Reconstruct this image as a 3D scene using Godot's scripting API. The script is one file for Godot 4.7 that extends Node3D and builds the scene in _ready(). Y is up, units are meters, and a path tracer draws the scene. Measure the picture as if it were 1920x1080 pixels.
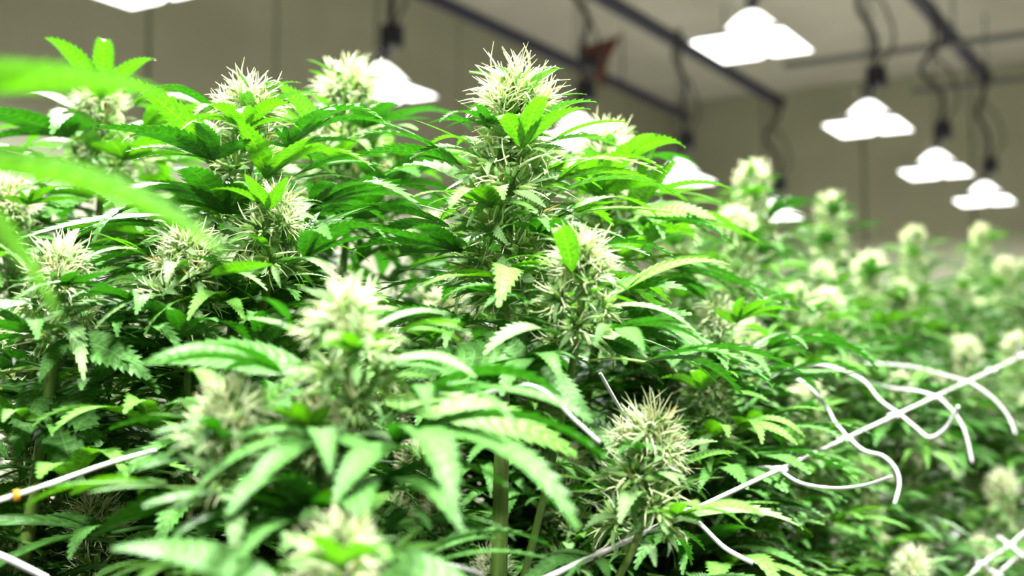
extends Node3D
# A flowering grow room: colas and fan leaves in a netted bed under rows of hanging lamps.

const F := 2318.0                                   # focal length in pixels of the 1920 x 1080 frame
const EYE := Vector3(0, 1.25, 0)
const PITCH := 0.07064
const YAW := 0.5323                                 # the rows run this far to the right of the view
const SOIL := 0.42
var rng := RandomNumberGenerator.new()
var cam_basis := Basis(Vector3.RIGHT, PITCH)
var along := Vector3(sin(YAW), 0, -cos(YAW))
var across := Vector3(cos(YAW), 0, sin(YAW))
var taken := {}
var M := {}
var blades: Array[ArrayMesh] = []                   # leaflet shapes
var fans: Array[ArrayMesh] = []                     # whole leaves of 3, 5 or 7 leaflets
var buds: Array[ArrayMesh] = []
var crowns: Array[ArrayMesh] = []
var spikes: Array[ArrayMesh] = []                   # whole colas for the plants farther back
var petioles: Array[ArrayMesh] = []
var tips: Array[Vector3] = []                       # where each leaflet shape ends

func _ready():
	rng.seed = 7
	make_camera()
	make_environment()
	make_materials()
	make_room()
	make_rails()
	make_lamps()
	make_leaf_shapes()
	make_bud_shapes()
	make_plants()
	make_nets()

# ---------------------------------------------------------------- camera and light
func make_camera():
	var c := Camera3D.new()
	c.name = "camera"
	c.position = EYE
	c.basis = cam_basis
	c.near = 0.05
	c.far = 60.0
	var a := CameraAttributesPhysical.new()
	a.frustum_focal_length = 51.51
	a.frustum_focus_distance = 0.80
	a.exposure_aperture = 6.0
	a.exposure_multiplier = 1.0
	c.attributes = a
	c.fov = rad_to_deg(2.0 * atan(540.0 / F))
	add_child(c)
	c.current = true

func make_environment():
	var w := WorldEnvironment.new()
	w.name = "environment"
	var e := Environment.new()
	e.background_mode = Environment.BG_COLOR
	e.background_color = Color(0, 0, 0)
	e.tonemap_mode = Environment.TONE_MAPPER_LINEAR
	e.tonemap_exposure = 1.0
	e.sdfgi_enabled = true
	e.ssao_enabled = true
	e.ssil_enabled = true
	w.environment = e
	add_child(w)

const LAMP_ENERGY := 21.0
const LAMP_COLOR := Color(1.0, 1.0, 0.99)

# ---------------------------------------------------------------- places
func px(x: float, y: float, depth: float) -> Vector3:   # the point that stands that far in front of the lens and shows at that pixel
	return EYE + cam_basis * Vector3((x - 960.0) / F * depth, -(y - 540.0) / F * depth, -depth)

func at(side: float, down_row: float, y: float) -> Vector3:   # metres across the rows, along them, above the floor
	return across * side + along * down_row + Vector3(0, y, 0)

# ---------------------------------------------------------------- names
func numbered(called: String) -> String:
	var n: int = taken.get(called, 0)
	taken[called] = n + 1
	return called if n == 0 else "%s_%03d" % [called, n]

func tag(o: Node, label: String, category: String, group := "", kind := ""):
	if label: o.set_meta("label", label)
	if category: o.set_meta("category", category)
	if group: o.set_meta("group", group)
	if kind: o.set_meta("kind", kind)

func thing(called: String, label: String, category: String, where: Vector3, group := "") -> Node3D:
	var o := Node3D.new()
	o.name = numbered(called)
	add_child(o, true)
	o.position = where
	tag(o, label, category, group)
	return o

func part(parent: Node3D, called: String, mesh: Mesh, material: Material, xf := Transform3D()) -> MeshInstance3D:
	var o := MeshInstance3D.new()
	o.name = called
	o.mesh = mesh
	if material: o.material_override = material
	o.transform = xf
	o.cast_shadow = GeometryInstance3D.SHADOW_CASTING_SETTING_ON
	parent.add_child(o, true)
	return o

func struct(called: String, mesh: Mesh, material: Material, xf := Transform3D()) -> MeshInstance3D:
	var o := part(self, called, mesh, material, xf)
	o.set_meta("kind", "structure")
	return o

# ---------------------------------------------------------------- shapes
func start() -> SurfaceTool:
	var st := SurfaceTool.new()
	st.begin(Mesh.PRIMITIVE_TRIANGLES)
	st.set_smooth_group(0)
	return st

func finish(st: SurfaceTool) -> ArrayMesh:
	st.generate_normals()
	st.index()
	return st.commit()

func tri(st: SurfaceTool, a: Vector3, b: Vector3, c: Vector3):
	st.add_vertex(a); st.add_vertex(b); st.add_vertex(c)

func tube(st: SurfaceTool, pts: Array, radii: Array, sides := 6, closed := true):
	var n := pts.size()
	var rings := []
	var side := Vector3.ZERO
	for i in n:
		var p: Vector3 = pts[i]
		var d: Vector3 = (pts[mini(i + 1, n - 1)] - pts[maxi(i - 1, 0)]).normalized()
		if side == Vector3.ZERO:
			side = d.cross(Vector3(0.31, 0.22, 0.93)).normalized()
		side = (side - d * side.dot(d)).normalized()
		var up := d.cross(side)
		var r: float = radii[i] if radii.size() > 1 else radii[0]
		var ring := []
		for k in sides:
			var a := TAU * k / sides
			ring.append(p + (side * cos(a) + up * sin(a)) * r)
		rings.append(ring)
	for i in n - 1:
		for k in sides:
			var k2 := (k + 1) % sides
			tri(st, rings[i][k], rings[i + 1][k2], rings[i + 1][k])
			tri(st, rings[i][k], rings[i][k2], rings[i + 1][k2])
	if closed:
		for k in sides:
			var k2 := (k + 1) % sides
			tri(st, pts[0], rings[0][k2], rings[0][k])
			tri(st, pts[n - 1], rings[n - 1][k], rings[n - 1][k2])

func spline(ctrl: Array, per := 6) -> Array:
	var out := []
	for i in ctrl.size() - 1:
		var a: Vector3 = ctrl[maxi(i - 1, 0)]
		var b: Vector3 = ctrl[i]
		var c: Vector3 = ctrl[i + 1]
		var d: Vector3 = ctrl[mini(i + 2, ctrl.size() - 1)]
		for k in per:
			out.append(b.cubic_interpolate(c, a, d, float(k) / per))
	out.append(ctrl[-1])
	return out

func box(size: Vector3, bevel := 0.004) -> ArrayMesh:      # a box with chamfered edges
	var st := SurfaceTool.new()
	st.begin(Mesh.PRIMITIVE_TRIANGLES)
	st.set_smooth_group(-1)
	var h := size * 0.5
	var b := minf(bevel, minf(h.x, minf(h.y, h.z)) * 0.6)
	var pts := {}
	for x in [-1, 1]:
		for y in [-1, 1]:
			for z in [-1, 1]:
				pts[Vector3i(x, y, z)] = [Vector3(x * h.x, y * (h.y - b), z * (h.z - b)), Vector3(x * (h.x - b), y * h.y, z * (h.z - b)), Vector3(x * (h.x - b), y * (h.y - b), z * h.z)]
	var face := func(q: Array):
		var mid: Vector3 = (q[0] + q[1] + q[2]) / 3.0
		var nn: Vector3 = (q[1] - q[0]).cross(q[2] - q[0])
		if nn.dot(mid) > 0.0:
			q.reverse()
		for k in range(1, q.size() - 1):
			tri(st, q[0], q[k], q[k + 1])
	for ax in 3:
		var u := (ax + 1) % 3
		var v := (ax + 2) % 3
		for s in [-1, 1]:
			var q := []
			for c in [[-1, -1], [1, -1], [1, 1], [-1, 1]]:
				var k := Vector3i.ZERO
				k[ax] = s; k[u] = c[0]; k[v] = c[1]
				q.append(pts[k][ax])
			face.call(q)
		for s in [-1, 1]:
			for s2 in [-1, 1]:
				var q := []
				for c in [[-1, u], [1, u], [1, v], [-1, v]]:
					var k := Vector3i.ZERO
					k[u] = s; k[v] = s2; k[ax] = c[0]
					q.append(pts[k][c[1]])
				face.call(q)
	for k in pts:
		face.call([pts[k][0], pts[k][1], pts[k][2]])
	st.generate_normals()
	return st.commit()

func facing(dir: Vector3, up: Vector3, where: Vector3, size: float) -> Transform3D:   # z along dir, y towards up
	var z := dir.normalized()
	var x := up.cross(z)
	if x.length() < 0.01:
		x = Vector3(0.7, 0.1, 0.7).cross(z)
	x = x.normalized()
	return Transform3D(Basis(x * size, z.cross(x) * size, z * size), where)

# ---------------------------------------------------------------- materials
func mat(called: String, color: Color, rough: float, metal := 0.0) -> StandardMaterial3D:
	var m := StandardMaterial3D.new()
	m.resource_name = called
	m.albedo_color = color
	m.roughness = rough
	m.metallic = metal
	M[called] = m
	return m

func noise_texture(seed_: int, freq: float, a: Color, b: Color, octaves := 4) -> NoiseTexture2D:
	var n := FastNoiseLite.new()
	n.seed = seed_
	n.frequency = freq
	n.fractal_octaves = octaves
	var t := NoiseTexture2D.new()
	t.width = 256; t.height = 256
	t.seamless = true
	t.noise = n
	var g := Gradient.new()
	g.set_color(0, a); g.set_color(1, b)
	t.color_ramp = g
	return t

func vein(u: float, v: float) -> float:     # 1 on a vein of the leaflet, u across and v along it
	var s := absf(u - 0.5) * 2.0
	var mid := clampf(1.0 - s / 0.06, 0.0, 1.0)
	var k := v * 14.0 - s * 1.15
	var f := absf(k - roundf(k))
	return maxf(mid, clampf(1.0 - f / 0.11, 0.0, 1.0) * clampf(1.15 - s, 0.0, 1.0))

func leaf_material(called: String, blade: Color, vein_color: Color, frost: float, through: Color, seed_: int):
	var n := FastNoiseLite.new()
	n.seed = seed_
	n.frequency = 0.035
	var w := 128
	var h := 384
	var im := Image.create(w, h, false, Image.FORMAT_RGB8)
	var bump := Image.create(w, h, false, Image.FORMAT_RGB8)
	var r := RandomNumberGenerator.new()
	r.seed = seed_
	for y in h:
		for x in w:
			var u := (x + 0.5) / w
			var v := (y + 0.5) / h
			var s := absf(u - 0.5) * 2.0
			var q := vein(u, v)
			var c := blade * (1.0 + 0.22 * n.get_noise_2d(x, y) + 0.08 * (r.randf() - 0.5))
			c = c.lerp(vein_color, q * 0.75)
			if r.randf() < frost:
				c = c.lerp(Color(0.86, 0.9, 0.74), 0.35 + 0.4 * r.randf())
			im.set_pixel(x, y, Color(clampf(c.r, 0, 1), clampf(c.g, 0, 1), clampf(c.b, 0, 1)))
			var k := v * 14.0 - s * 1.15
			var f := absf(k - roundf(k)) * 2.0
			var e := clampf(0.15 + 0.75 * f - 0.5 * clampf(1.0 - s / 0.1, 0.0, 1.0), 0.0, 1.0)
			bump.set_pixel(x, y, Color(e, e, e))
	var m := mat(called, Color.WHITE, 0.5)
	m.albedo_texture = ImageTexture.create_from_image(im)
	m.heightmap_enabled = true
	m.heightmap_texture = ImageTexture.create_from_image(bump)
	m.heightmap_scale = 0.06
	m.metallic_specular = 0.36
	m.backlight_enabled = true
	m.backlight = through
	m.cull_mode = BaseMaterial3D.CULL_DISABLED

func make_materials():
	leaf_material("fan_leaf", Color(0.27, 0.46, 0.19), Color(0.46, 0.62, 0.38), 0.02, Color(0.42, 0.66, 0.12), 11)
	leaf_material("young_leaf", Color(0.36, 0.57, 0.22), Color(0.60, 0.72, 0.42), 0.03, Color(0.66, 0.80, 0.14), 12)
	leaf_material("frosted_leaf", Color(0.37, 0.53, 0.29), Color(0.58, 0.70, 0.48), 0.22, Color(0.42, 0.62, 0.16), 13)
	for a in [["pistil", Color(0.96, 0.95, 0.83)], ["calyx", Color(0.54, 0.70, 0.38)], ["petiole", Color(0.47, 0.64, 0.27)]]:
		var m := mat(a[0], a[1], 0.55)
		m.backlight_enabled = true
		m.backlight = Color(0.7, 0.72, 0.5)
	M.pistil.vertex_color_use_as_albedo = true
	var stem := mat("stem", Color.WHITE, 0.55)
	stem.albedo_texture = noise_texture(21, 0.02, Color(0.22, 0.36, 0.12), Color(0.44, 0.52, 0.20))
	stem.uv1_triplanar = true
	stem.uv1_scale = Vector3(30, 3, 30)
	var wall := mat("wall_paint", Color.WHITE, 0.7)
	wall.albedo_texture = noise_texture(31, 0.01, Color(0.565, 0.57, 0.485), Color(0.62, 0.625, 0.54))
	wall.uv1_triplanar = true
	wall.uv1_world_triplanar = true
	wall.uv1_scale = Vector3(0.4, 0.4, 0.4)
	var ceil_ := mat("ceiling_paint", Color.WHITE, 0.8)
	ceil_.albedo_texture = noise_texture(32, 0.01, Color(0.69, 0.68, 0.635), Color(0.75, 0.74, 0.695))
	ceil_.uv1_triplanar = true
	ceil_.uv1_world_triplanar = true
	ceil_.uv1_scale = Vector3(0.4, 0.4, 0.4)
	var floor_ := mat("concrete", Color.WHITE, 0.75)
	floor_.albedo_texture = noise_texture(33, 0.02, Color(0.34, 0.33, 0.31), Color(0.42, 0.41, 0.39))
	floor_.uv1_triplanar = true
	floor_.uv1_world_triplanar = true
	mat("seam", Color(0.38, 0.38, 0.33), 0.8)
	var soil := mat("soil", Color.WHITE, 0.95)
	soil.albedo_texture = noise_texture(34, 0.08, Color(0.12, 0.09, 0.06), Color(0.28, 0.21, 0.15))
	soil.uv1_triplanar = true
	soil.uv1_scale = Vector3(4, 4, 4)
	mat("bed_side", Color(0.72, 0.72, 0.70), 0.6)
	mat("rail", Color(0.17, 0.17, 0.27), 0.5, 0.3)
	mat("rail_grey", Color(0.40, 0.40, 0.40), 0.5, 0.3)
	mat("black_plastic", Color(0.07, 0.07, 0.13), 0.5)
	mat("cord", Color(0.20, 0.20, 0.22), 0.6)
	mat("hood", Color(0.72, 0.72, 0.74), 0.35, 0.7)
	mat("bolt", Color(0.9, 0.9, 0.9), 0.12, 1.0)
	mat("brown_metal", Color(0.33, 0.17, 0.11), 0.6)
	mat("net", Color(0.74, 0.72, 0.73), 0.42)
	mat("net_tie", Color(0.85, 0.60, 0.15), 0.5)
	for a in [["lamp_glow", 4.0], ["lamp_bulb", 12.0]]:
		var m := mat(a[0], Color(0.9, 0.9, 0.9), 0.4)
		m.emission_enabled = true
		m.emission = Color(1.0, 0.99, 0.97)
		m.emission_energy_multiplier = a[1]

# ---------------------------------------------------------------- the room
const WALL_LEFT := -5.7
const WALL_RIGHT := 4.4
const WALL_NEAR := -4.0
const WALL_FAR := 13.4
const TOP := 4.45

func panel_wall(called: String, a: Vector3, b: Vector3, material: Material):   # a wall of upright panels with recessed joints
	var run := b - a
	var length := run.length()
	var out_ := Vector3.UP.cross(run).normalized()
	var back := struct(called, box(Vector3(length + 0.2, TOP, 0.1), 0.002), M.seam, Transform3D(Basis(run.normalized(), Vector3.UP, run.normalized().cross(Vector3.UP)), (a + b) * 0.5 + Vector3(0, TOP * 0.5, 0) + out_ * -0.06))
	var n := int(round(length / 1.15))
	var w := length / n
	var shape := box(Vector3(w - 0.025, TOP, 0.03), 0.008)
	for i in n:
		var p := part(back, "panel", shape, material)
		p.position = Vector3((i + 0.5) * w - length * 0.5, 0, 0)
		var inward := back.transform.basis.inverse() * out_
		p.position += inward * 0.06

func make_room():
	var flat := Basis(across, Vector3.UP, -along)
	var mid := (WALL_NEAR + WALL_FAR) * 0.5
	var midx := (WALL_LEFT + WALL_RIGHT) * 0.5
	var size := Vector3(WALL_RIGHT - WALL_LEFT + 0.4, 0.12, WALL_FAR - WALL_NEAR + 0.4)
	struct("floor", box(size), M.concrete, Transform3D(flat, at(midx, mid, -0.06)))
	struct("ceiling", box(size), M.ceiling_paint, Transform3D(flat, at(midx, mid, TOP + 0.06)))
	panel_wall("wall_left", at(WALL_LEFT, WALL_FAR, 0), at(WALL_LEFT, WALL_NEAR, 0), M.wall_paint)
	panel_wall("wall_back", at(WALL_RIGHT, WALL_FAR, 0), at(WALL_LEFT, WALL_FAR, 0), M.wall_paint)
	panel_wall("wall_right", at(WALL_RIGHT, WALL_NEAR, 0), at(WALL_RIGHT, WALL_FAR, 0), M.wall_paint)
	panel_wall("wall_front", at(WALL_LEFT, WALL_NEAR, 0), at(WALL_RIGHT, WALL_NEAR, 0), M.wall_paint)
	# the bed the plants grow in
	var bed := thing("planting_bed", "long raised planting bed of dark soil under the plants", "bed", at(-1.15, 2.6, 0))
	bed.basis = flat
	var bw := 1.8
	var bl := 8.2
	part(bed, "soil", box(Vector3(bw - 0.06, 0.12, bl - 0.06)), M.soil, Transform3D(Basis(), Vector3(0, SOIL - 0.06, 0)))
	for s in [-1, 1]:
		part(bed, "side_board", box(Vector3(0.03, SOIL + 0.04, bl)), M.bed_side, Transform3D(Basis(), Vector3(s * bw * 0.5, (SOIL + 0.04) * 0.5, 0)))
		part(bed, "end_board", box(Vector3(bw, SOIL + 0.04, 0.03)), M.bed_side, Transform3D(Basis(), Vector3(0, (SOIL + 0.04) * 0.5, s * bl * 0.5)))

func rail(called: String, label: String, a: Vector3, b: Vector3, w: float, material: Material, drops: Array):
	var o := thing(called, label, "rail", (a + b) * 0.5)
	var d := (b - a).normalized()
	part(o, "channel", box(Vector3(w, w, (b - a).length()), 0.006), material, Transform3D(Basis(Vector3.UP.cross(d).normalized(), Vector3.UP, d), Vector3.ZERO))
	for t in drops:
		var p: Vector3 = a.lerp(b, t) - o.position
		var st := start()
		tube(st, [p + Vector3(0, w * 0.4, 0), Vector3(p.x, TOP - o.position.y + 0.005, p.z)], [0.008], 8)
		part(o, "threaded_rod", finish(st), material)

const RAIL_Y := 3.90

func make_rails():
	rail("ceiling_rail", "dark steel rail above the row of four lamps along the aisle", at(-1.87, -3.8, RAIL_Y), at(-1.87, 11.6, RAIL_Y), 0.085, M.rail, [0.1, 0.3, 0.5, 0.7, 0.9])
	rail("ceiling_rail", "dark steel rail ending at the back wall behind the largest lamp", at(-3.78, -3.8, RAIL_Y), at(-3.78, 11.6, RAIL_Y), 0.085, M.rail, [0.1, 0.3, 0.5, 0.7, 0.9])
	rail("ceiling_rail", "dark steel rail running high along the side wall", at(-4.82, -3.8, RAIL_Y), at(-4.82, 11.75, RAIL_Y), 0.075, M.rail, [0.1, 0.3, 0.5, 0.7, 0.9])
	rail("ceiling_rail", "dark steel rail above the aisle lamps on the other side of the bed", at(0.13, -3.8, RAIL_Y), at(0.13, 11.6, RAIL_Y), 0.085, M.rail, [0.1, 0.3, 0.5, 0.7, 0.9])
	rail("cross_rail", "thin grey cross rail under the ceiling, meeting the dark rail over the aisle lamps", at(-3.2, 9.9, RAIL_Y - 0.075), at(4.0, 9.9, RAIL_Y - 0.075), 0.05, M.rail_grey, [0.1, 0.5, 0.9])
	rail("cross_rail", "thin grey cross rail next to the back wall under the ceiling", at(-2.5, 11.4, RAIL_Y - 0.075), at(4.0, 11.4, RAIL_Y - 0.075), 0.05, M.rail_grey, [0.1, 0.5, 0.9])
	# the brown sheet-metal funnel that hangs near the side wall
	var c := px(1120, 112, 9.5)
	var o := thing("air_horn_deflector", "brown flared sheet-metal cone with dark motor box hanging near the side wall", "deflector", c)
	var p := func(x: float, y: float, d: float) -> Vector3: return px(x, y, d) - c
	var st := SurfaceTool.new()
	st.begin(Mesh.PRIMITIVE_TRIANGLES)
	st.set_smooth_group(-1)
	var near_: Array = [p.call(1078, 92, 9.35), p.call(1166, 66, 9.3), p.call(1142, 110, 9.3), p.call(1128, 172, 9.35), p.call(1112, 132, 9.35)]
	var far_: Array = [p.call(1080, 92, 9.62), p.call(1164, 68, 9.68), p.call(1140, 112, 9.68), p.call(1128, 170, 9.62), p.call(1110, 130, 9.62)]
	for k in 5:
		var k2 := (k + 1) % 5
		tri(st, near_[k], far_[k2], far_[k]); tri(st, near_[k], near_[k2], far_[k2])
	for k in [[0, 1, 2], [0, 2, 4], [4, 2, 3]]:
		tri(st, near_[k[0]], near_[k[2]], near_[k[1]]); tri(st, far_[k[0]], far_[k[1]], far_[k[2]])
	st.generate_normals()
	part(o, "cone", st.commit(), M.brown_metal)
	part(o, "motor_box", box(Vector3(0.13, 0.1, 0.16), 0.02), M.black_plastic, Transform3D(Basis(Vector3(0, 0, 1), -0.3), p.call(1103, 120, 9.25)))
	st = start()
	var up: Vector3 = p.call(1098, 88, 9.5)
	tube(st, [up, Vector3(up.x, TOP + 0.005 - c.y, up.z)], [0.012], 8)
	part(o, "hanging_rod", finish(st), M.rail_grey)

func hood_height(u: float, v: float) -> float:
	var s := 0.21
	var e := clampf(1.0 - maxf(absf(u), absf(v)) / s, 0.0, 1.0)
	var h := 0.105 * pow(e, 0.75)
	return h + 0.018 * clampf(1.0 - absf(u) / 0.03, 0.0, 1.0) * (1.0 - e)

func hood_shell(lift: float) -> ArrayMesh:
	var st := start()
	var n := 16
	var s := 0.21
	for i in n:
		for j in n:
			var q := []
			for c in [[0, 0], [1, 0], [1, 1], [0, 1]]:
				var u: float = ((i + c[0]) / float(n) * 2.0 - 1.0) * s
				var v: float = ((j + c[1]) / float(n) * 2.0 - 1.0) * s
				q.append(Vector3(u, hood_height(u, v) + lift, v))
			tri(st, q[0], q[1], q[2]); tri(st, q[0], q[2], q[3])
	return finish(st)

func make_lamps():
	var outer := hood_shell(0.006)
	var inner := hood_shell(0.0)
	var st := start()
	tube(st, [Vector3(0, 0.035, -0.13), Vector3(0, 0.035, -0.115), Vector3(0, 0.035, 0.115), Vector3(0, 0.035, 0.13)], [0.012, 0.024, 0.024, 0.012], 12)
	var bulb := finish(st)
	st = start()
	tube(st, [Vector3(0, 0.05, 0), Vector3(0, 0.085, 0), Vector3(0, 0.125, 0), Vector3(0, 0.155, 0), Vector3(0, 0.163, 0)], [0.15, 0.115, 0.075, 0.035, 0.01], 14)
	var collar := finish(st)
	st = start()
	tube(st, [Vector3(0, 0.163, 0), Vector3(0.02, 0.26, 0)], [0.02, 0.03], 12)
	var socket := finish(st)
	var ballast := box(Vector3(0.11, 0.13, 0.08), 0.012)
	var ball := SphereMesh.new()
	ball.radius = 0.007
	ball.height = 0.014
	ball.radial_segments = 12
	ball.rings = 6
	var spots := []
	# the nine lamps in view, then the rest of the two rows and the aisle rows
	for a in [[1410, 88, 190, "largest glowing hooded lamp in view, high above the aisle side of the plants"], [1628, 240, 143, "glowing hooded lamp second along the aisle row, under a kinked dark cord"], [1755, 325, 120, "glowing hooded lamp third along the aisle row, under looped cords"], [1846, 378, 101, "smallest glowing hooded lamp of the aisle row, below the rail's end"],
			[240, -24, 214, "glowing hooded lamp high above the plant with the small white crown"], [715, 176, 162, "glowing hooded lamp half behind a white-crowned cola"], [1082, 262, 137, "glowing hooded lamp hidden behind the tall central cola"], [1274, 340, 112, "glowing hooded lamp beside the broad pale leaf, partly hidden by plants"], [1452, 406, 90, "glowing hooded lamp showing only as a spark between far plants"]]:
		spots.append([px(a[0], a[1], 1043.0 / a[2]), a[3]])
	for a in [[-3.87, 1.5], [-1.87, 1.5], [-1.87, 3.4], [0.13, -1.2], [0.13, 0.7], [0.13, 4.5], [0.13, 8.3]]:
		spots.append([at(a[0], a[1], 2.72), "hooded grow lamp hanging right above the aisle and nearest plants"])
	for s in spots:
		var where: Vector3 = s[0]
		var seen: bool = not s[1].begins_with("hooded")
		var o := thing("grow_lamp", s[1], "lamp", where, "hooded lamps hanging in rows")
		o.rotation.y = -YAW
		part(o, "hood", outer, M.hood)
		part(o, "reflector_glow", inner, M.lamp_glow)
		part(o, "bulb", bulb, M.lamp_bulb)
		part(o, "glass_collar", collar, M.lamp_glow)
		part(o, "socket", socket, M.black_plastic)
		part(o, "ballast_box", ballast, M.black_plastic, Transform3D(Basis(), Vector3(0.05, 0.30, -0.02)))
		if seen:
			for b in [[-0.13, 0.055, 0.05], [0.09, 0.11, 0.05], [-0.055, 0.21, 0.02], [0.012, 0.225, 0.03]]:
				part(o, "bolt", ball, M.bolt, Transform3D(Basis(), Vector3(b[0], b[1], b[2])))
		var top := RAIL_Y - 0.03 - where.y
		st = start()
		var dx := rng.randf_range(-0.10, 0.10)
		tube(st, spline([Vector3(0.035, 0.36, -0.02), Vector3(0.035 + dx * 0.2, 0.55, -0.02), Vector3(-dx, 0.75, 0.03), Vector3(dx * 0.8, 0.98, -0.03), Vector3(0, top, 0)], 7), [0.018], 7)
		part(o, "power_cord", finish(st), M.cord)
		st = start()
		for sd in [-1, 1]:
			tube(st, [Vector3(0, 0.104, sd * 0.07), Vector3(0, top, 0)], [0.0028], 5)
		part(o, "hanging_wire", finish(st), M.cord)
		if seen:
			st = start()
			tube(st, spline([Vector3(0.05, 0.34, -0.02), Vector3(0.16, 0.50, 0.0), Vector3(0.11, 0.72, 0.02), Vector3(0.02, 0.85, 0.0), Vector3(0.03, top, 0.02)], 7), [0.009], 7)
			part(o, "cord_loop", finish(st), M.cord)
		var l := AreaLight3D.new()
		l.name = "lamp_light"
		l.area_size = Vector2(0.37, 0.37)
		l.light_energy = LAMP_ENERGY
		l.light_color = LAMP_COLOR
		l.area_range = 20.0
		l.area_attenuation = 2.0
		l.shadow_enabled = true
		l.rotation.x = -PI / 2
		l.position = Vector3(0, -0.008, 0)
		o.add_child(l)

# ---------------------------------------------------------------- leaves
func leaflet(width: float, bend: float, fold: float, twist: float, wave: float) -> ArrayMesh:   # a toothed blade one unit long, from the origin along z
	var st := start()
	var teeth := 14
	var c := []
	var frame := []
	var p := Vector3.ZERO
	var last := 0.0
	for i in teeth + 1:
		var t := float(i) / teeth
		var ang := -bend * (pow(t, 1.35) - 0.32) * 0.95
		if i: p += Vector3(0, sin(ang), cos(ang)) * (t - last)
		last = t
		var z := Vector3(0, sin(ang), cos(ang))
		var x := Vector3(1, 0, 0).rotated(z, twist * t)
		c.append(p)
		frame.append([x, z.cross(x), z])
	var half := func(t: float) -> float:
		return width * 0.5 * pow(sin(PI * pow(t, 0.80)), 0.85) * (1.0 - 0.35 * t) * 1.22 + 0.012 * (1.0 - t)
	var spot := func(i: int, s: float, ahead: float) -> Vector3:
		var f: Array = frame[i]
		var a := absf(s)
		return c[i] + f[0] * s * cos(fold) + f[1] * (a * sin(fold) - a * a * 2.0 * wave) + f[2] * ahead
	for i in teeth:
		var t := float(i) / teeth
		var t2 := float(i + 1) / teeth
		var w1: float = half.call(t)
		var w2: float = half.call(t2)
		for s in [-1.0, 1.0]:
			var n1: Vector3 = spot.call(i, s * w1 * 0.84, -0.01)
			var n2: Vector3 = spot.call(i + 1, s * w2 * 0.84, -0.01)
			var m1: Vector3 = spot.call(i, s * w1 * 0.42, -0.03) + frame[i][1] * width * 0.03
			var m2: Vector3 = spot.call(i + 1, s * w2 * 0.42, -0.03) + frame[i + 1][1] * width * 0.03
			var tip: Vector3 = spot.call(i, s * maxf(w1, w2) * 1.05, 0.082 if i < teeth - 1 else 0.05)
			var e: float = 0.5 + 0.5 * s
			var q := [[c[i], 0.5, t], [c[i + 1], 0.5, t2], [m1, 0.5 + 0.21 * s, t], [m2, 0.5 + 0.21 * s, t2], [n1, 0.5 + 0.4 * s, t], [n2, 0.5 + 0.4 * s, t2], [tip, e, t2]]
			for f in [[0, 1, 3], [0, 3, 2], [2, 3, 5], [2, 5, 4], [4, 5, 6]]:
				var order: Array = f if s < 0 else [f[0], f[2], f[1]]
				for k in order:
					st.set_uv(Vector2(q[k][1], q[k][2]))
					st.add_vertex(q[k][0])
	tips.append(c[-1])
	st.generate_normals()
	st.index()
	return st.commit()

func fan_angles(n: int) -> Array:
	return [[0.0, 1.0], [0.5, 0.9], [-0.5, 0.9], [1.05, 0.66], [-1.05, 0.66], [1.7, 0.36], [-1.7, 0.36]].slice(0, n)

func make_leaf_shapes():
	for i in 20:
		blades.append(leaflet(rng.randf_range(0.15, 0.21), [0.3, 0.7, 1.05, 1.4][i % 4] + rng.randf_range(-0.1, 0.1), rng.randf_range(0.1, 0.38), rng.randf_range(-0.4, 0.4), rng.randf_range(0.0, 0.9)))
	var st: SurfaceTool
	for i in 3:
		st = start()
		tube(st, spline([Vector3.ZERO, Vector3(0, 0.04 - 0.03 * i, 0.5), Vector3(0, -0.02, 1.0)], 4), [0.022], 5, false)
		petioles.append(finish(st))
	for i in 12:
		st = SurfaceTool.new()
		st.begin(Mesh.PRIMITIVE_TRIANGLES)
		var n: int = [3, 5, 5, 7][i % 4]
		for a in fan_angles(n):
			st.append_from(blades[(rng.randi() % 5) * 4 + rng.randi_range(1, 3)], 0, facing(Vector3(sin(a[0]), rng.randf_range(-0.15, 0.15), cos(a[0])), Vector3.UP, Vector3(0, 0, 0.3), a[1]))
		var stem := start()
		tube(stem, [Vector3(0, 0, 0), Vector3(0, 0.015, 0.15), Vector3(0, 0, 0.31)], [0.014, 0.012, 0.011], 5, false)
		var m := st.commit()
		stem.generate_normals()
		fans.append(stem.commit(m))

# ---------------------------------------------------------------- flowers
func any_dir(r: RandomNumberGenerator) -> Vector3:
	var z := r.randf_range(-1, 1)
	var a := r.randf() * TAU
	return Vector3(cos(a) * sqrt(1 - z * z), z, sin(a) * sqrt(1 - z * z))

func pistil(st: SurfaceTool, from: Vector3, dir: Vector3, length: float, thick: float, r: RandomNumberGenerator):
	var k := r.randf_range(0.8, 1.05)
	var c := Color(k * r.randf_range(0.88, 1.0), k, k * r.randf_range(0.84, 1.0))
	if r.randf() < 0.02: c = Color(0.75, 0.45, 0.2)
	st.set_color(c)
	var side := any_dir(r)
	side = (side - dir * side.dot(dir)).normalized()
	var b := r.randf_range(0.1, 0.75)
	var pts := []
	for i in 4:
		var t := i / 3.0
		pts.append(from + dir * length * t + side * length * b * t * t)
	tube(st, pts, [thick, thick * 0.85, thick * 0.6, thick * 0.16], 4, false)

func calyx(st: SurfaceTool, from: Vector3, dir: Vector3, length: float):
	tube(st, [from, from + dir * length * 0.3, from + dir * length * 0.65, from + dir * length], [length * 0.10, length * 0.19, length * 0.13, length * 0.015], 6, false)

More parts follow.
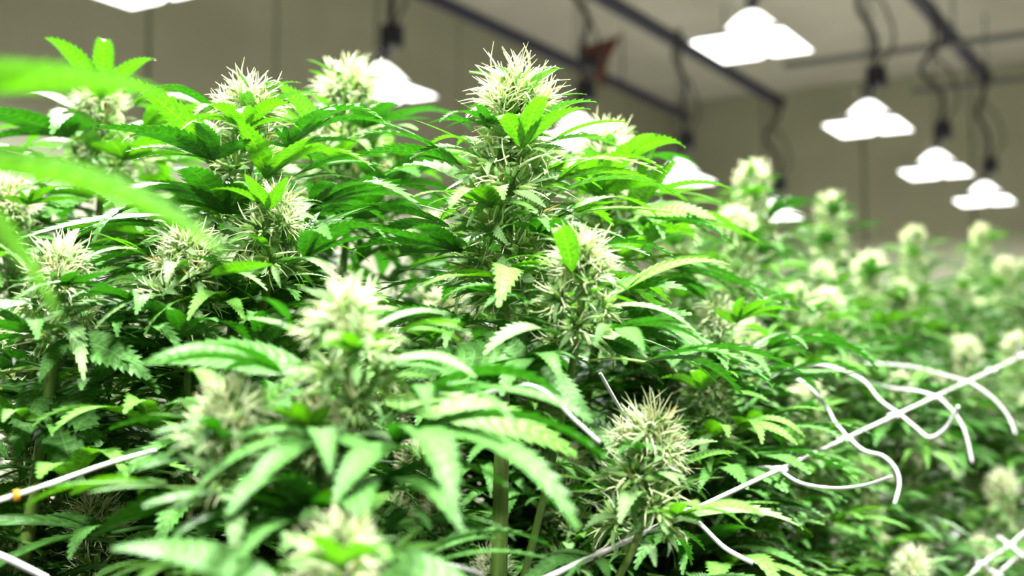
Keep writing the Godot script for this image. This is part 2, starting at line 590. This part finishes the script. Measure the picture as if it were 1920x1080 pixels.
func flower(r: RandomNumberGenerator, calyces: int, pistils: int, reach: float, upward: float, leaves: int) -> ArrayMesh:
	var green := start()
	var hair := start()
	var blade := SurfaceTool.new()
	blade.begin(Mesh.PRIMITIVE_TRIANGLES)
	for i in calyces:
		var d := any_dir(r)
		d = (d + Vector3(0, upward, 0)).normalized()
		if d.y < -0.3: d.y = -d.y
		var base := Vector3(d.x * 0.0055, d.y * 0.006, d.z * 0.0055)
		calyx(green, base, (d + any_dir(r) * 0.25).normalized(), r.randf_range(0.005, 0.0085))
	for i in pistils:
		var d := any_dir(r)
		d = (d + Vector3(0, upward, 0)).normalized()
		if d.y < -0.25: d.y = -d.y
		pistil(hair, Vector3(d.x, d.y, d.z) * r.randf_range(0.006, 0.0105), (d + any_dir(r) * 0.35).normalized(), r.randf_range(0.6, 1.15) * reach, r.randf_range(0.00042, 0.00068), r)
	for i in leaves:
		var a := TAU * (i + r.randf() * 0.6) / leaves
		var d := Vector3(cos(a), r.randf_range(0.0, 0.7), sin(a)).normalized()
		blade.append_from(blades[r.randi() % blades.size()], 0, facing(d, Vector3.UP, d * 0.003, r.randf_range(0.016, 0.027)))
	var m: ArrayMesh = finish(green)
	m.surface_set_material(0, M.calyx)
	hair.generate_normals()
	hair.index()
	hair.commit(m)
	m.surface_set_material(1, M.pistil)
	if leaves:
		blade.commit(m)
		m.surface_set_material(2, M.frosted_leaf)
	return m

func spike_shape(r: RandomNumberGenerator, length: float, radius: float) -> ArrayMesh:   # one whole cola about its own axis
	var tools := []
	for k in 3:
		var s := SurfaceTool.new()
		s.begin(Mesh.PRIMITIVE_TRIANGLES)
		tools.append(s)
	for b in flower_spots(r, length, radius):
		var m: ArrayMesh = b[0]
		for k in m.get_surface_count():
			tools[k].append_from(m, k, b[1])
	for b in blade_spots(r, length, radius):
		tools[2].append_from(b[0], 0, b[1])
	var out := ArrayMesh.new()
	for k in 3:
		tools[k].commit(out)
		out.surface_set_material(k, [M.calyx, M.pistil, M.frosted_leaf][k])
	return out

func girth(t: float) -> float:
	return (0.62 + 0.38 * sin(PI * clampf(t * 1.1 + 0.12, 0, 1))) * clampf((1.1 - t) * 1.7, 0.2, 1.0)

func flower_spots(r: RandomNumberGenerator, length: float, radius: float) -> Array:
	var out := []
	var n := maxi(5, int(length / 0.0050))
	var phi := r.randf() * TAU
	for i in n:
		var t := (i + 0.5) / n
		phi += 2.39996
		var w := radius * girth(t)
		var rad := Vector3(cos(phi), 0, sin(phi))
		var d := (rad * (1.15 - t * 0.75) + Vector3.UP * (0.45 + t * 0.7)).normalized()
		out.append([buds[r.randi() % buds.size()], facing_up(d, rad * w * 0.52 + Vector3(0, t * length, 0), r.randf_range(0.85, 1.2) * clampf(radius / 0.028, 0.8, 1.5), r.randf() * TAU)])
	var big := clampf(radius / 0.026, 0.8, 1.5)
	out.append([crowns[r.randi() % crowns.size()], facing_up(Vector3(r.randf_range(-0.15, 0.15), 1, r.randf_range(-0.15, 0.15)), Vector3(0, length - 0.006, 0), big, r.randf() * TAU)])
	for k in 3:
		var a := TAU * k / 3.0 + r.randf()
		out.append([crowns[r.randi() % crowns.size()], facing_up(Vector3(cos(a) * 0.6, 1, sin(a) * 0.6), Vector3(cos(a) * radius * 0.32, length - 0.012, sin(a) * radius * 0.32), big * 0.72, r.randf() * TAU)])
	return out

func facing_up(d: Vector3, where: Vector3, size: float, spin: float) -> Transform3D:
	var y := d.normalized()
	var x := y.cross(Vector3(0.3, 0.1, 0.95)).normalized().rotated(y, spin)
	return Transform3D(Basis(x * size, y * size, x.cross(y) * size), where)

func blade_spots(r: RandomNumberGenerator, length: float, radius: float) -> Array:
	var out := []
	var n := maxi(6, int(length / 0.0029))
	var phi := r.randf() * TAU
	for i in n:
		var t := (i + 0.5) / n
		phi += 2.39996
		var rad := Vector3(cos(phi), 0, sin(phi))
		var e := lerpf(0.12, 0.75, t * t) + r.randf_range(-0.2, 0.22)
		var d := rad * cos(e) + Vector3.UP * sin(e)
		var long := r.randf() < 0.28 and t < 0.93
		var shape := (r.randi() % 5) * 4 + (r.randi_range(2, 3) if long else r.randi_range(0, 3))
		out.append([blades[shape], facing(d, Vector3.UP, rad * radius * girth(t) * 0.35 + Vector3(0, t * length * 0.96, 0), (r.randf_range(0.055, 0.078) if long else r.randf_range(0.026, 0.046)) * clampf(radius / 0.028, 0.85, 1.4) * (1.2 - 0.68 * t * t))])
	return out

func make_bud_shapes():
	var r := RandomNumberGenerator.new()
	r.seed = 99
	for i in 8:
		buds.append(flower(r, 20, 20, 0.0108, 0.45, 5))
	for i in 4:
		crowns.append(flower(r, 12, 84, 0.0145, 0.9, 0))
	for i in 3:
		spikes.append(spike_shape(r, 0.15 - 0.03 * i, 0.03 - 0.003 * i))

# ---------------------------------------------------------------- plants
func add_cola(plant: Node3D, top: Vector3, foot: Vector3, radius: float, r: RandomNumberGenerator):
	var o := Node3D.new()
	o.name = "cola"
	plant.add_child(o, true)
	var axis := top - foot
	o.transform = facing_up(axis, foot - plant.position, 1.0, r.randf() * TAU)
	for b in flower_spots(r, axis.length(), radius):
		part(o, "flower_bud", b[0], null, b[1])
	for b in blade_spots(r, axis.length(), radius):
		part(o, "sugar_leaf", b[0], M.frosted_leaf if r.randf() < 0.75 else M.young_leaf, b[1])

func add_leaf(plant: Node3D, where: Vector3, dir: Vector3, up: Vector3, size: float, count: int, material: Material, r: RandomNumberGenerator, petiole := 0.4):
	# a fan leaf: its stalk, and each leaflet as a blade of its own
	var p := part(plant, "fan_leaf", petioles[r.randi() % 3], M.petiole, facing(dir, up, where - plant.position, size * petiole))
	for a in fan_angles(count):
		var xf := facing(Vector3(sin(a[0]), r.randf_range(-0.12, 0.12), cos(a[0])), Vector3(r.randf_range(-0.3, 0.3), 1, 0), Vector3(0, -0.02, 1.0), a[1] * r.randf_range(0.9, 1.05) / petiole)
		part(p, "leaflet", blades[(r.randi() % 5) * 4 + r.randi_range(0, 3)], material, xf)

func add_fan(plant: Node3D, where: Vector3, dir: Vector3, size: float, material: Material, r: RandomNumberGenerator):
	part(plant, "fan_leaf", fans[r.randi() % fans.size()], material, facing(dir, Vector3.UP, where - plant.position, size))

func leaves_round(plant: Node3D, top: Vector3, foot: Vector3, n: int, size: float, r: RandomNumberGenerator, split: bool, low := -0.35, high := 0.84):
	var phi := r.randf() * TAU
	for i in n:
		var t := lerpf(low, high, (i + r.randf() * 0.6) / n)
		phi += 2.39996
		var rad := Vector3(cos(phi), 0, sin(phi))
		var e := lerpf(0.0, 0.42, clampf(t, 0, 1)) + r.randf_range(-0.2, 0.2)
		var d := rad * cos(e) + Vector3.UP * sin(e)
		var where := foot.lerp(top, t) + rad * 0.008
		var s := size * r.randf_range(0.75, 1.1) * lerpf(1.1, 0.5, clampf(t, 0, 1))
		var m: Material = M.fan_leaf if r.randf() < (0.75 if t < 0.3 else 0.4) else M.young_leaf
		if split:
			add_leaf(plant, where, d, Vector3.UP, s, [1, 3, 3, 5][r.randi() % 4] if t > 0.5 else [3, 5, 5, 7][r.randi() % 4], m, r, 0.35)
		else:
			add_fan(plant, where, d, s, m, r)

func branch(plant: Node3D, ctrl: Array, r0: float, r1: float, called := "stem"):
	var pts := spline(ctrl, 6)
	var radii := []
	for i in pts.size():
		radii.append(lerpf(r0, r1, float(i) / (pts.size() - 1)))
		pts[i] -= plant.position
	var st := start()
	tube(st, pts, radii, 8)
	part(plant, called, finish(st), M.stem)

func ground_under(p: Vector3, toward := 0.15) -> Vector3:
	return Vector3(p.x, SOIL, p.z) - across * toward

func blade_between(plant: Node3D, a: Vector3, b: Vector3, width_scale: float, shape: int, material: Material, up := Vector3(0, 0.8, 0.6), called := "leaflet"):
	# one leaflet set from its foot to its tip
	var m := blades[shape]
	part(plant, called, m, material, chord_fit(shape, a - plant.position, b - plant.position, up, width_scale * 1.35))

func chord_fit(shape: int, a: Vector3, b: Vector3, up: Vector3, width: float) -> Transform3D:   # puts the blade's foot at a and its tip at b
	var tip := tips[shape]
	var d := b - a
	var xf := facing(d, up, a, d.length() / tip.length())
	xf.basis.x *= width
	return xf * Transform3D(Basis(Vector3.RIGHT, atan2(tip.y, tip.z)), Vector3.ZERO)

# a near plant: each cola is [top x, top y, foot x, foot y, depth, radius, leaves, leaf size]
func near_plant(called: String, label: String, root: Vector3, colas: Array, seed_: int, low_leaves := true) -> Node3D:
	var r := RandomNumberGenerator.new()
	r.seed = seed_
	var plant := thing(called, label, "plant", root, "flowering plants in the netted bed")
	var main: Vector3
	for i in colas.size():
		var c: Array = colas[i]
		var top := px(c[0], c[1], c[4])
		var foot := px(c[2], c[3], c[4] + 0.01)
		add_cola(plant, top, foot, c[5], r)
		leaves_round(plant, top, foot, c[6], c[7] * 1.2, r, true)
		var near_by: bool = c[4] < 0.7
		if low_leaves: leaves_round(plant, foot, foot - Vector3(0, 0.13, 0), 6 if near_by else 12, 0.08 if near_by else 0.105, r, false, 0.0, 1.0)
		if i == 0:
			main = foot
			branch(plant, [root, root.lerp(foot, 0.5) + Vector3(0, 0.05, 0), foot.lerp(root, 0.12), foot, foot.lerp(top, 0.9)], 0.0075 if not low_leaves else 0.0058, 0.003)
		else:
			var low := main.lerp(root, 0.22 + 0.05 * i)
			branch(plant, [low, low.lerp(foot, 0.5) - Vector3(0, 0.01, 0), foot, foot.lerp(top, 0.9)], 0.0028, 0.002, "side_branch")
	# older leaves lower on the stem
	for k in 26 if low_leaves else 0:
		var p := main.lerp(root, 0.02 + 0.018 * k)
		var a := r.randf() * TAU
		add_fan(plant, p, Vector3(cos(a), r.randf_range(-0.1, 0.35), sin(a)), r.randf_range(0.08, 0.12), M.fan_leaf, r)
	return plant

# a plant farther back: whole colas and whole leaves
func far_plant(label: String, top: Vector3, seed_: int, size := 1.0, side := 3, leaf_n := 20) -> Node3D:
	var r := RandomNumberGenerator.new()
	r.seed = seed_
	var root := ground_under(top, 0.05)
	var plant := thing("cannabis_plant", label, "plant", root, "flowering plants in the netted bed")
	var heads := [top]
	for k in side:
		var a := TAU * (k + r.randf() * 0.5) / side
		heads.append(top + Vector3(cos(a) * 0.085, -r.randf_range(0.07, 0.17), sin(a) * 0.085) * size)
	for i in heads.size():
		var v := r.randi() % spikes.size() if i else 0
		var sc := size * (1.0 if i == 0 else r.randf_range(0.75, 0.95))
		var length := (0.15 - 0.03 * v) * sc
		var foot: Vector3 = heads[i] - Vector3(0, length, 0)
		part(plant, "cola", spikes[v], null, facing_up(Vector3.UP, foot - root, sc, r.randf() * TAU))
		leaves_round(plant, heads[i], foot, leaf_n, 0.088 * size, r, false)
		var low: Vector3 = root.lerp(heads[0] - Vector3(0, 0.15 * size, 0), 0.72)
		branch(plant, [root, root.lerp(foot, 0.5), foot] if i == 0 else [low, low.lerp(foot, 0.5) - Vector3(0, 0.01, 0), foot], 0.008 if i == 0 else 0.005, 0.003, "stem" if i == 0 else "side_branch")
	for k in 14:
		var p: Vector3 = (heads[0] - Vector3(0, 0.2 + 0.022 * k, 0))
		var a := r.randf() * TAU
		add_fan(plant, p, Vector3(cos(a), r.randf_range(-0.1, 0.35), sin(a)), r.randf_range(0.1, 0.14), M.fan_leaf, r)
	return plant

func make_plants():
	var p: Node3D
	# the tall central plant
	p = near_plant("cannabis_plant", "tall sharp central plant with stacked cola, fine white crown and striped stem", ground_under(px(905, 930, 0.82), 0.0), [
		[968, 168, 945, 570, 0.80, 0.038, 28, 0.082], [1092, 465, 1080, 650, 0.70, 0.025, 9, 0.07], [1218, 800, 1195, 1010, 0.70, 0.029, 7, 0.06]], 101, false)
	star_leaf(p, px(985, 674, 0.69))
	for a in [[1105, 640, 1245, 725, 2], [1110, 632, 1330, 655, 5], [1110, 628, 1300, 590, 9], [1110, 560, 1290, 545, 6]]:
		blade_between(p, px(a[0], a[1], 0.76), px(a[2], a[3], 0.74), 1.0, a[4], M.fan_leaf)
	# the others of the front row
	p = near_plant("cannabis_plant", "plant with bushy white-crowned cola between toothed upright leaves", ground_under(px(460, 900, 0.9)), [
		[468, 180, 462, 420, 0.86, 0.031, 22, 0.085], [525, 380, 505, 520, 0.77, 0.026, 6, 0.065], [345, 460, 350, 600, 0.75, 0.027, 6, 0.065]], 102)
	blade_between(p, px(420, 300, 0.86), px(240, 146, 0.84), 1.3, 4, M.young_leaf, Vector3(0.5, 0.6, -0.62))
	blade_between(p, px(600, 240, 0.9), px(518, 154, 0.9), 1.6, 0, M.young_leaf, Vector3(0.5, 0.5, -0.7))
	p = near_plant("cannabis_plant", "plant with a round cream flower head and a broad pale drooping leaf", ground_under(px(100, 900, 0.85)), [
		[112, 480, 105, 640, 0.74, 0.026, 9, 0.07], [-30, 600, -30, 760, 0.85, 0.024, 10, 0.075]], 103)
	blade_between(p, px(128, 632, 0.72), px(282, 712, 0.70), 1.5, 1, M.fan_leaf)
	blade_between(p, px(128, 634, 0.72), px(74, 718, 0.70), 1.5, 1, M.fan_leaf)
	for a in [[100, 700, 30, 860, 5], [100, 720, 190, 840, 1], [95, 760, 150, 930, 6]]:
		blade_between(p, px(a[0], a[1], 0.78), px(a[2], a[3], 0.72), 1.2, a[4], M.fan_leaf)
	p = near_plant("cannabis_plant", "soft pale plant leaning forward with overexposed cream flower head and long leaves", ground_under(px(640, 1000, 0.66), 0.05), [
		[650, 575, 655, 760, 0.57, 0.025, 9, 0.058], [435, 745, 440, 930, 0.56, 0.023, 6, 0.055], [590, 770, 600, 930, 0.58, 0.022, 5, 0.055]], 104)
	blade_between(p, px(725, 755, 0.60), px(1085, 858, 0.62), 0.9, 1, M.young_leaf)
	blade_between(p, px(580, 700, 0.6), px(275, 684, 0.62), 1.0, 5, M.fan_leaf)
	for a in [[445, 935, 170, 1010, 2], [440, 935, 368, 1030, 3], [450, 930, 590, 1000, 6], [540, 600, 480, 560, 9]]:
		blade_between(p, px(a[0], a[1], 0.6), px(a[2], a[3], 0.57), 1.0, a[4], M.fan_leaf)
	p = near_plant("cannabis_plant", "low blurred plant with a bright cream flower head under a white net strand", ground_under(px(640, 1100, 0.5), 0.0), [
		[635, 1010, 640, 1170, 0.48, 0.022, 8, 0.052]], 105)
	blade_between(p, px(520, 1090, 0.48), px(205, 1030, 0.48), 1.0, 1, M.fan_leaf)
	blade_between(p, px(880, 1100, 0.48), px(560, 1068, 0.5), 1.0, 5, M.fan_leaf)
	p = near_plant("cannabis_plant", "plant with fine cream tufts beside the white knotted strand", ground_under(px(1330, 1000, 1.0)), [
		[1345, 575, 1340, 680, 1.05, 0.023, 10, 0.085], [1325, 700, 1325, 830, 1.02, 0.025, 10, 0.08], [1445, 1050, 1440, 1150, 1.05, 0.022, 8, 0.07]], 106)
	# behind them
	p = near_plant("cannabis_plant", "plant with blue-white crown beside broad upright pale green leaves", ground_under(px(1140, 700, 1.1)), [
		[1135, 262, 1140, 470, 1.06, 0.034, 18, 0.10]], 107)
	blade_between(p, px(1180, 395, 1.02), px(1268, 303, 1.0), 1.7, 0, M.young_leaf, Vector3(-0.5, 0.5, -0.7))
	blade_between(p, px(1180, 380, 1.02), px(1228, 277, 1.02), 1.0, 4, M.young_leaf, Vector3(-0.5, 0.5, -0.7))
	blade_between(p, px(1190, 400, 1.0), px(1345, 412, 0.98), 1.3, 1, M.young_leaf)
	p = near_plant("cannabis_plant", "plant with fat cola whose white crown touches a glowing lamp", ground_under(px(660, 700, 1.2)), [
		[655, 152, 650, 430, 1.14, 0.043, 24, 0.11]], 108)
	p = near_plant("cannabis_plant", "plant with small white crown among arching thin leaves under dim wall", ground_under(px(180, 700, 1.2)), [
		[186, 175, 190, 360, 1.14, 0.034, 22, 0.12], [15, 360, 15, 520, 1.0, 0.03, 14, 0.1]], 109)
	# a plant close to the lens: only its long leaves reach in
	p = thing("cannabis_plant", "very blurred yellow-green leaf blades reaching in close to the lens", "plant", ground_under(px(-260, 700, 0.42), 0.0), "flowering plants in the netted bed")
	branch(p, [p.position, px(-300, 700, 0.42), px(-330, 420, 0.42), px(-330, 250, 0.42)], 0.007, 0.003)
	branch(p, [px(-325, 470, 0.42), px(-220, 350, 0.39), px(-145, 300, 0.36)], 0.002, 0.0015, "petiole")
	branch(p, [px(-325, 300, 0.42), px(-220, 200, 0.39), px(-140, 165, 0.36)], 0.002, 0.0015, "petiole")
	var r := RandomNumberGenerator.new()
	r.seed = 110
	add_cola(p, px(-330, 150, 0.42), px(-330, 420, 0.42), 0.026, r)
	blade_between(p, px(-145, 300, 0.36), px(436, 495, 0.37), 0.46, 2, M.young_leaf, Vector3(0.1, 0.72, -0.69))
	blade_between(p, px(-145, 300, 0.36), px(112, 612, 0.36), 0.8, 1, M.young_leaf, Vector3(0.1, 0.72, -0.69))
	blade_between(p, px(-140, 165, 0.36), px(310, 178, 0.37), 0.6, 5, M.young_leaf, Vector3(0.1, 0.72, -0.69))
	blade_between(p, px(-140, 165, 0.36), px(75, 122, 0.36), 1.1, 4, M.young_leaf, Vector3(0.1, 0.72, -0.69))
	# the row going back along the aisle, in the order they stand
	var n := 200
	for a in [[1412, 322, 1.75, "far plant with a pale crown just beyond the broad upright leaf"], [1555, 378, 2.15, "far plant with a pale crown, second beyond the broad upright leaf"], [1712, 438, 2.55, "far plant with the roundest pale crown, against the bare back wall"], [1838, 432, 3.0, "far plant with a pale crown below the smallest lamp"], [1885, 495, 2.7, "far plant with a low pale crown below the smallest lamp"],
			[1272, 418, 1.45, "far plant with a pale crown under the half-hidden lamp"], [1380, 408, 1.5, "far plant with a pale double crown in front of another blurred plant"], [1552, 560, 1.55, "blurred plant with two pale crowns over the curling net strands"], [1630, 490, 1.9, "blurred plant with small pale tufts behind the curling net strands"], [1690, 540, 2.1, "blurred plant with a pale tuft beside a dark gap"],
			[1812, 650, 2.0, "blurred plant with pale head just above the white knotted strand"], [1905, 640, 2.2, "blurred plant at the net's far end above the strand"], [1700, 850, 1.55, "blurred plant with yellowish heads under the cut strand ends"], [1620, 880, 1.45, "blurred plant with long leaves hanging under the knotted strand"], [1712, 1050, 1.35, "blurred plant with one round yellowish head low in the bed"], [1880, 900, 1.8, "blurred plant in deep shade beyond the cut strand ends"], [1530, 980, 1.38, "leafy plant low under the knotted strand"]]:
		far_plant(a[3], px(a[0], a[1], a[2]), n, 1.0 if a[2] < 1.6 else 1.12)
		n += 1
	# plants that fill the bed between and behind
	for a in [[60, 440, 1.2, "leafy plant tucked behind the round cream flower head"], [280, 300, 1.35, "leafy plant between the small white crown and the toothed upright leaf"], [560, 330, 1.5, "leafy plant between the two bushy white-crowned colas"], [800, 420, 1.3, "leafy plant in the dip before the bare wall next to the central cola"], [840, 560, 1.05, "leafy plant at the central cola's shaded flank"], [960, 700, 1.1, "leafy plant behind the flat spread star leaf"], [1180, 560, 1.15, "leafy plant behind the central plant's side cola"], [700, 620, 1.0, "leafy plant behind the overexposed cream flower head"], [240, 640, 1.0, "leafy plant behind the broad pale drooping leaf"], [560, 620, 0.95, "leafy plant just behind the overexposed flower head's long pale leaf"], [300, 820, 0.95, "shaded leafy plant where the lone net strand ends"], [60, 800, 0.9, "shaded leafy plant above the strand with the orange tie"], [790, 850, 0.95, "shaded leafy plant beside the striped stem"], [1060, 860, 1.0, "shaded leafy plant between the striped stem and the sharp low cola"], [180, 960, 0.8, "shaded leafy plant under the strand with the orange tie"], [900, 1000, 1.0, "shaded leafy plant at the striped stem's foot"], [1400, 620, 1.35, "leafy plant between the cream tufts and the curling strands"], [1250, 700, 1.1, "leafy plant behind the side cola's spread leaflets"], [1340, 900, 1.15, "leafy plant behind the net's first knots"], [1100, 420, 1.6, "leafy plant behind the blue-white crown"], [960, 470, 1.3, "leafy plant right behind the tall central cola"], [380, 430, 1.2, "leafy plant behind the bushy cola's lower buds"]]:
		far_plant(a[3], px(a[0], a[1], a[2]), n, 0.9)
		n += 1

func star_leaf(p: Node3D, c: Vector3):
	# the flat spread leaf below the central cola
	var o := part(p, "fan_leaf", petioles[0], M.petiole, facing(c - px(930, 640, 0.80), Vector3.UP, px(930, 640, 0.80) - p.position, (c - px(930, 640, 0.80)).length()))
	var holder := o.transform.affine_inverse()
	for a in [[905, 626, 0.72, 1], [740, 715, 0.71, 1], [858, 750, 0.67, 0], [1112, 795, 0.66, 0], [1096, 660, 0.70, 1]]:
		var tip := px(a[0], a[1], a[2])
		part(o, "leaflet", blades[a[3] + 4], M.fan_leaf, holder * chord_fit(a[3] + 4, c - p.position, tip - p.position, Vector3(0, 0.75, 0.65), 1.7))

# ---------------------------------------------------------------- the net
func strand(net: Node3D, pts: Array, radius := 0.0016, called := "strand"):
	var w := []
	for a in pts:
		w.append(px(a[0], a[1], a[2]) - net.position)
	var st := start()
	tube(st, spline(w, 6), [radius], 7)
	part(net, called, finish(st), M.net)

func knot(net: Node3D, x: float, y: float, d: float):
	var st := start()
	var c := px(x, y, d) - net.position
	var dirs := [along, across, Vector3.UP]
	for dir in [dirs[0], dirs[1]]:
		tube(st, [c - dir * 0.007, c - dir * 0.003, c + dir * 0.003, c + dir * 0.007], [0.0016, 0.0031, 0.0031, 0.0016], 8)
	part(net, "knot", finish(st), M.net)

func make_nets():
	var net := thing("trellis_net", "white plastic trellis net with knots and cut curling ends along the bed edge", "net", px(1290, 960, 0.8))
	var line := []
	for k in [-1.4, -1.0, 0.0, 1.0, 2.0, 3.0, 4.0, 5.0, 6.0, 7.6]:
		line.append([2361.0 - 5676.0 / (5.3 + k), 460.0 + 2650.0 / (5.3 + k), 0.8 * (5.3 + k) / 5.3])
		if k >= 0: knot(net, line[-1][0], line[-1][1], line[-1][2])
	strand(net, line, 0.0017)
	strand(net, [[1460, 880, 0.95], [1500, 905, 0.94], [1560, 915, 0.92], [1620, 910, 0.9], [1672, 893, 0.88]], 0.0013)
	strand(net, [[1460, 880, 0.95], [1430, 876, 0.98], [1390, 885, 1.02], [1340, 900, 1.06]], 0.0013)
	strand(net, [[1590, 820, 1.1], [1620, 845, 1.09], [1655, 855, 1.08], [1680, 880, 1.07], [1686, 910, 1.06], [1677, 945, 1.05]])
	strand(net, [[1590, 820, 1.1], [1566, 792, 1.11], [1548, 760, 1.12], [1515, 725, 1.13], [1480, 706, 1.14], [1390, 688, 1.16]])
	strand(net, [[1685, 775, 1.25], [1715, 800, 1.24], [1742, 820, 1.23], [1770, 806, 1.22], [1788, 780, 1.21], [1797, 762, 1.2]])
	strand(net, [[1685, 775, 1.25], [1650, 750, 1.26], [1620, 715, 1.27], [1580, 695, 1.28], [1530, 683, 1.29], [1475, 690, 1.3]])
	strand(net, [[1760, 745, 1.4], [1790, 775, 1.39], [1810, 812, 1.38], [1823, 868, 1.37]])
	strand(net, [[1760, 745, 1.4], [1720, 733, 1.41], [1660, 725, 1.42], [1600, 700, 1.44], [1530, 690, 1.46]])
	strand(net, [[1820, 717, 1.55], [1860, 745, 1.54], [1890, 780, 1.53], [1904, 814, 1.52]])
	strand(net, [[1820, 717, 1.55], [1760, 700, 1.56], [1700, 686, 1.58], [1600, 680, 1.6]])
	strand(net, [[1905, 672, 1.85], [1912, 650, 1.84], [1902, 630, 1.83]])
	strand(net, [[1290, 960, 0.8], [1320, 990, 0.79], [1360, 1028, 0.77], [1412, 1056, 0.76]])
	strand(net, [[905, 736, 0.66], [950, 731, 0.65], [990, 722, 0.645], [1030, 740, 0.64], [1070, 780, 0.64], [1125, 830, 0.64]], 0.001)
	strand(net, [[1125, 700, 0.85], [1160, 762, 0.86], [1195, 820, 0.88]], 0.0013)
	strand(net, [[630, 985, 0.62], [700, 1022, 0.6], [760, 1042, 0.59], [830, 1058, 0.58], [905, 1078, 0.57]], 0.0014)
	strand(net, [[890, 645, 0.95], [850, 660, 0.95], [800, 680, 0.95]], 0.0016)
	var second := thing("trellis_net", "white net strand crossing the dark gap at the bed's shaded end", "net", px(150, 890, 0.64))
	strand(second, [[-60, 952, 0.60], [0, 938, 0.61], [100, 905, 0.63], [200, 870, 0.65], [292, 844, 0.67]], 0.0013)
	strand(second, [[-30, 1030, 0.6], [20, 1050, 0.6], [90, 1085, 0.6]], 0.0016)
	var st := start()
	tube(st, [px(31, 918, 0.613) - second.position, px(32, 938, 0.613) - second.position], [0.0017], 7)
	part(second, "tie", finish(st), M.net_tie)
	var third := thing("trellis_net", "blurred white net mesh low at the bed's far aisle side", "net", px(1880, 1040, 1.5))
	strand(third, [[1790, 1110, 1.4], [1840, 1058, 1.45], [1893, 1022, 1.5], [1960, 960, 1.55]], 0.0018)
	strand(third, [[1850, 1095, 1.45], [1900, 1050, 1.5], [1960, 1000, 1.55]], 0.0018)
	strand(third, [[1815, 1020, 1.5], [1840, 1058, 1.48], [1880, 1080, 1.45]], 0.0018)
	strand(third, [[1870, 1005, 1.52], [1893, 1022, 1.5], [1920, 1045, 1.48]], 0.0018)
	knot(third, 1893, 1022, 1.5)
	knot(third, 1840, 1058, 1.46)
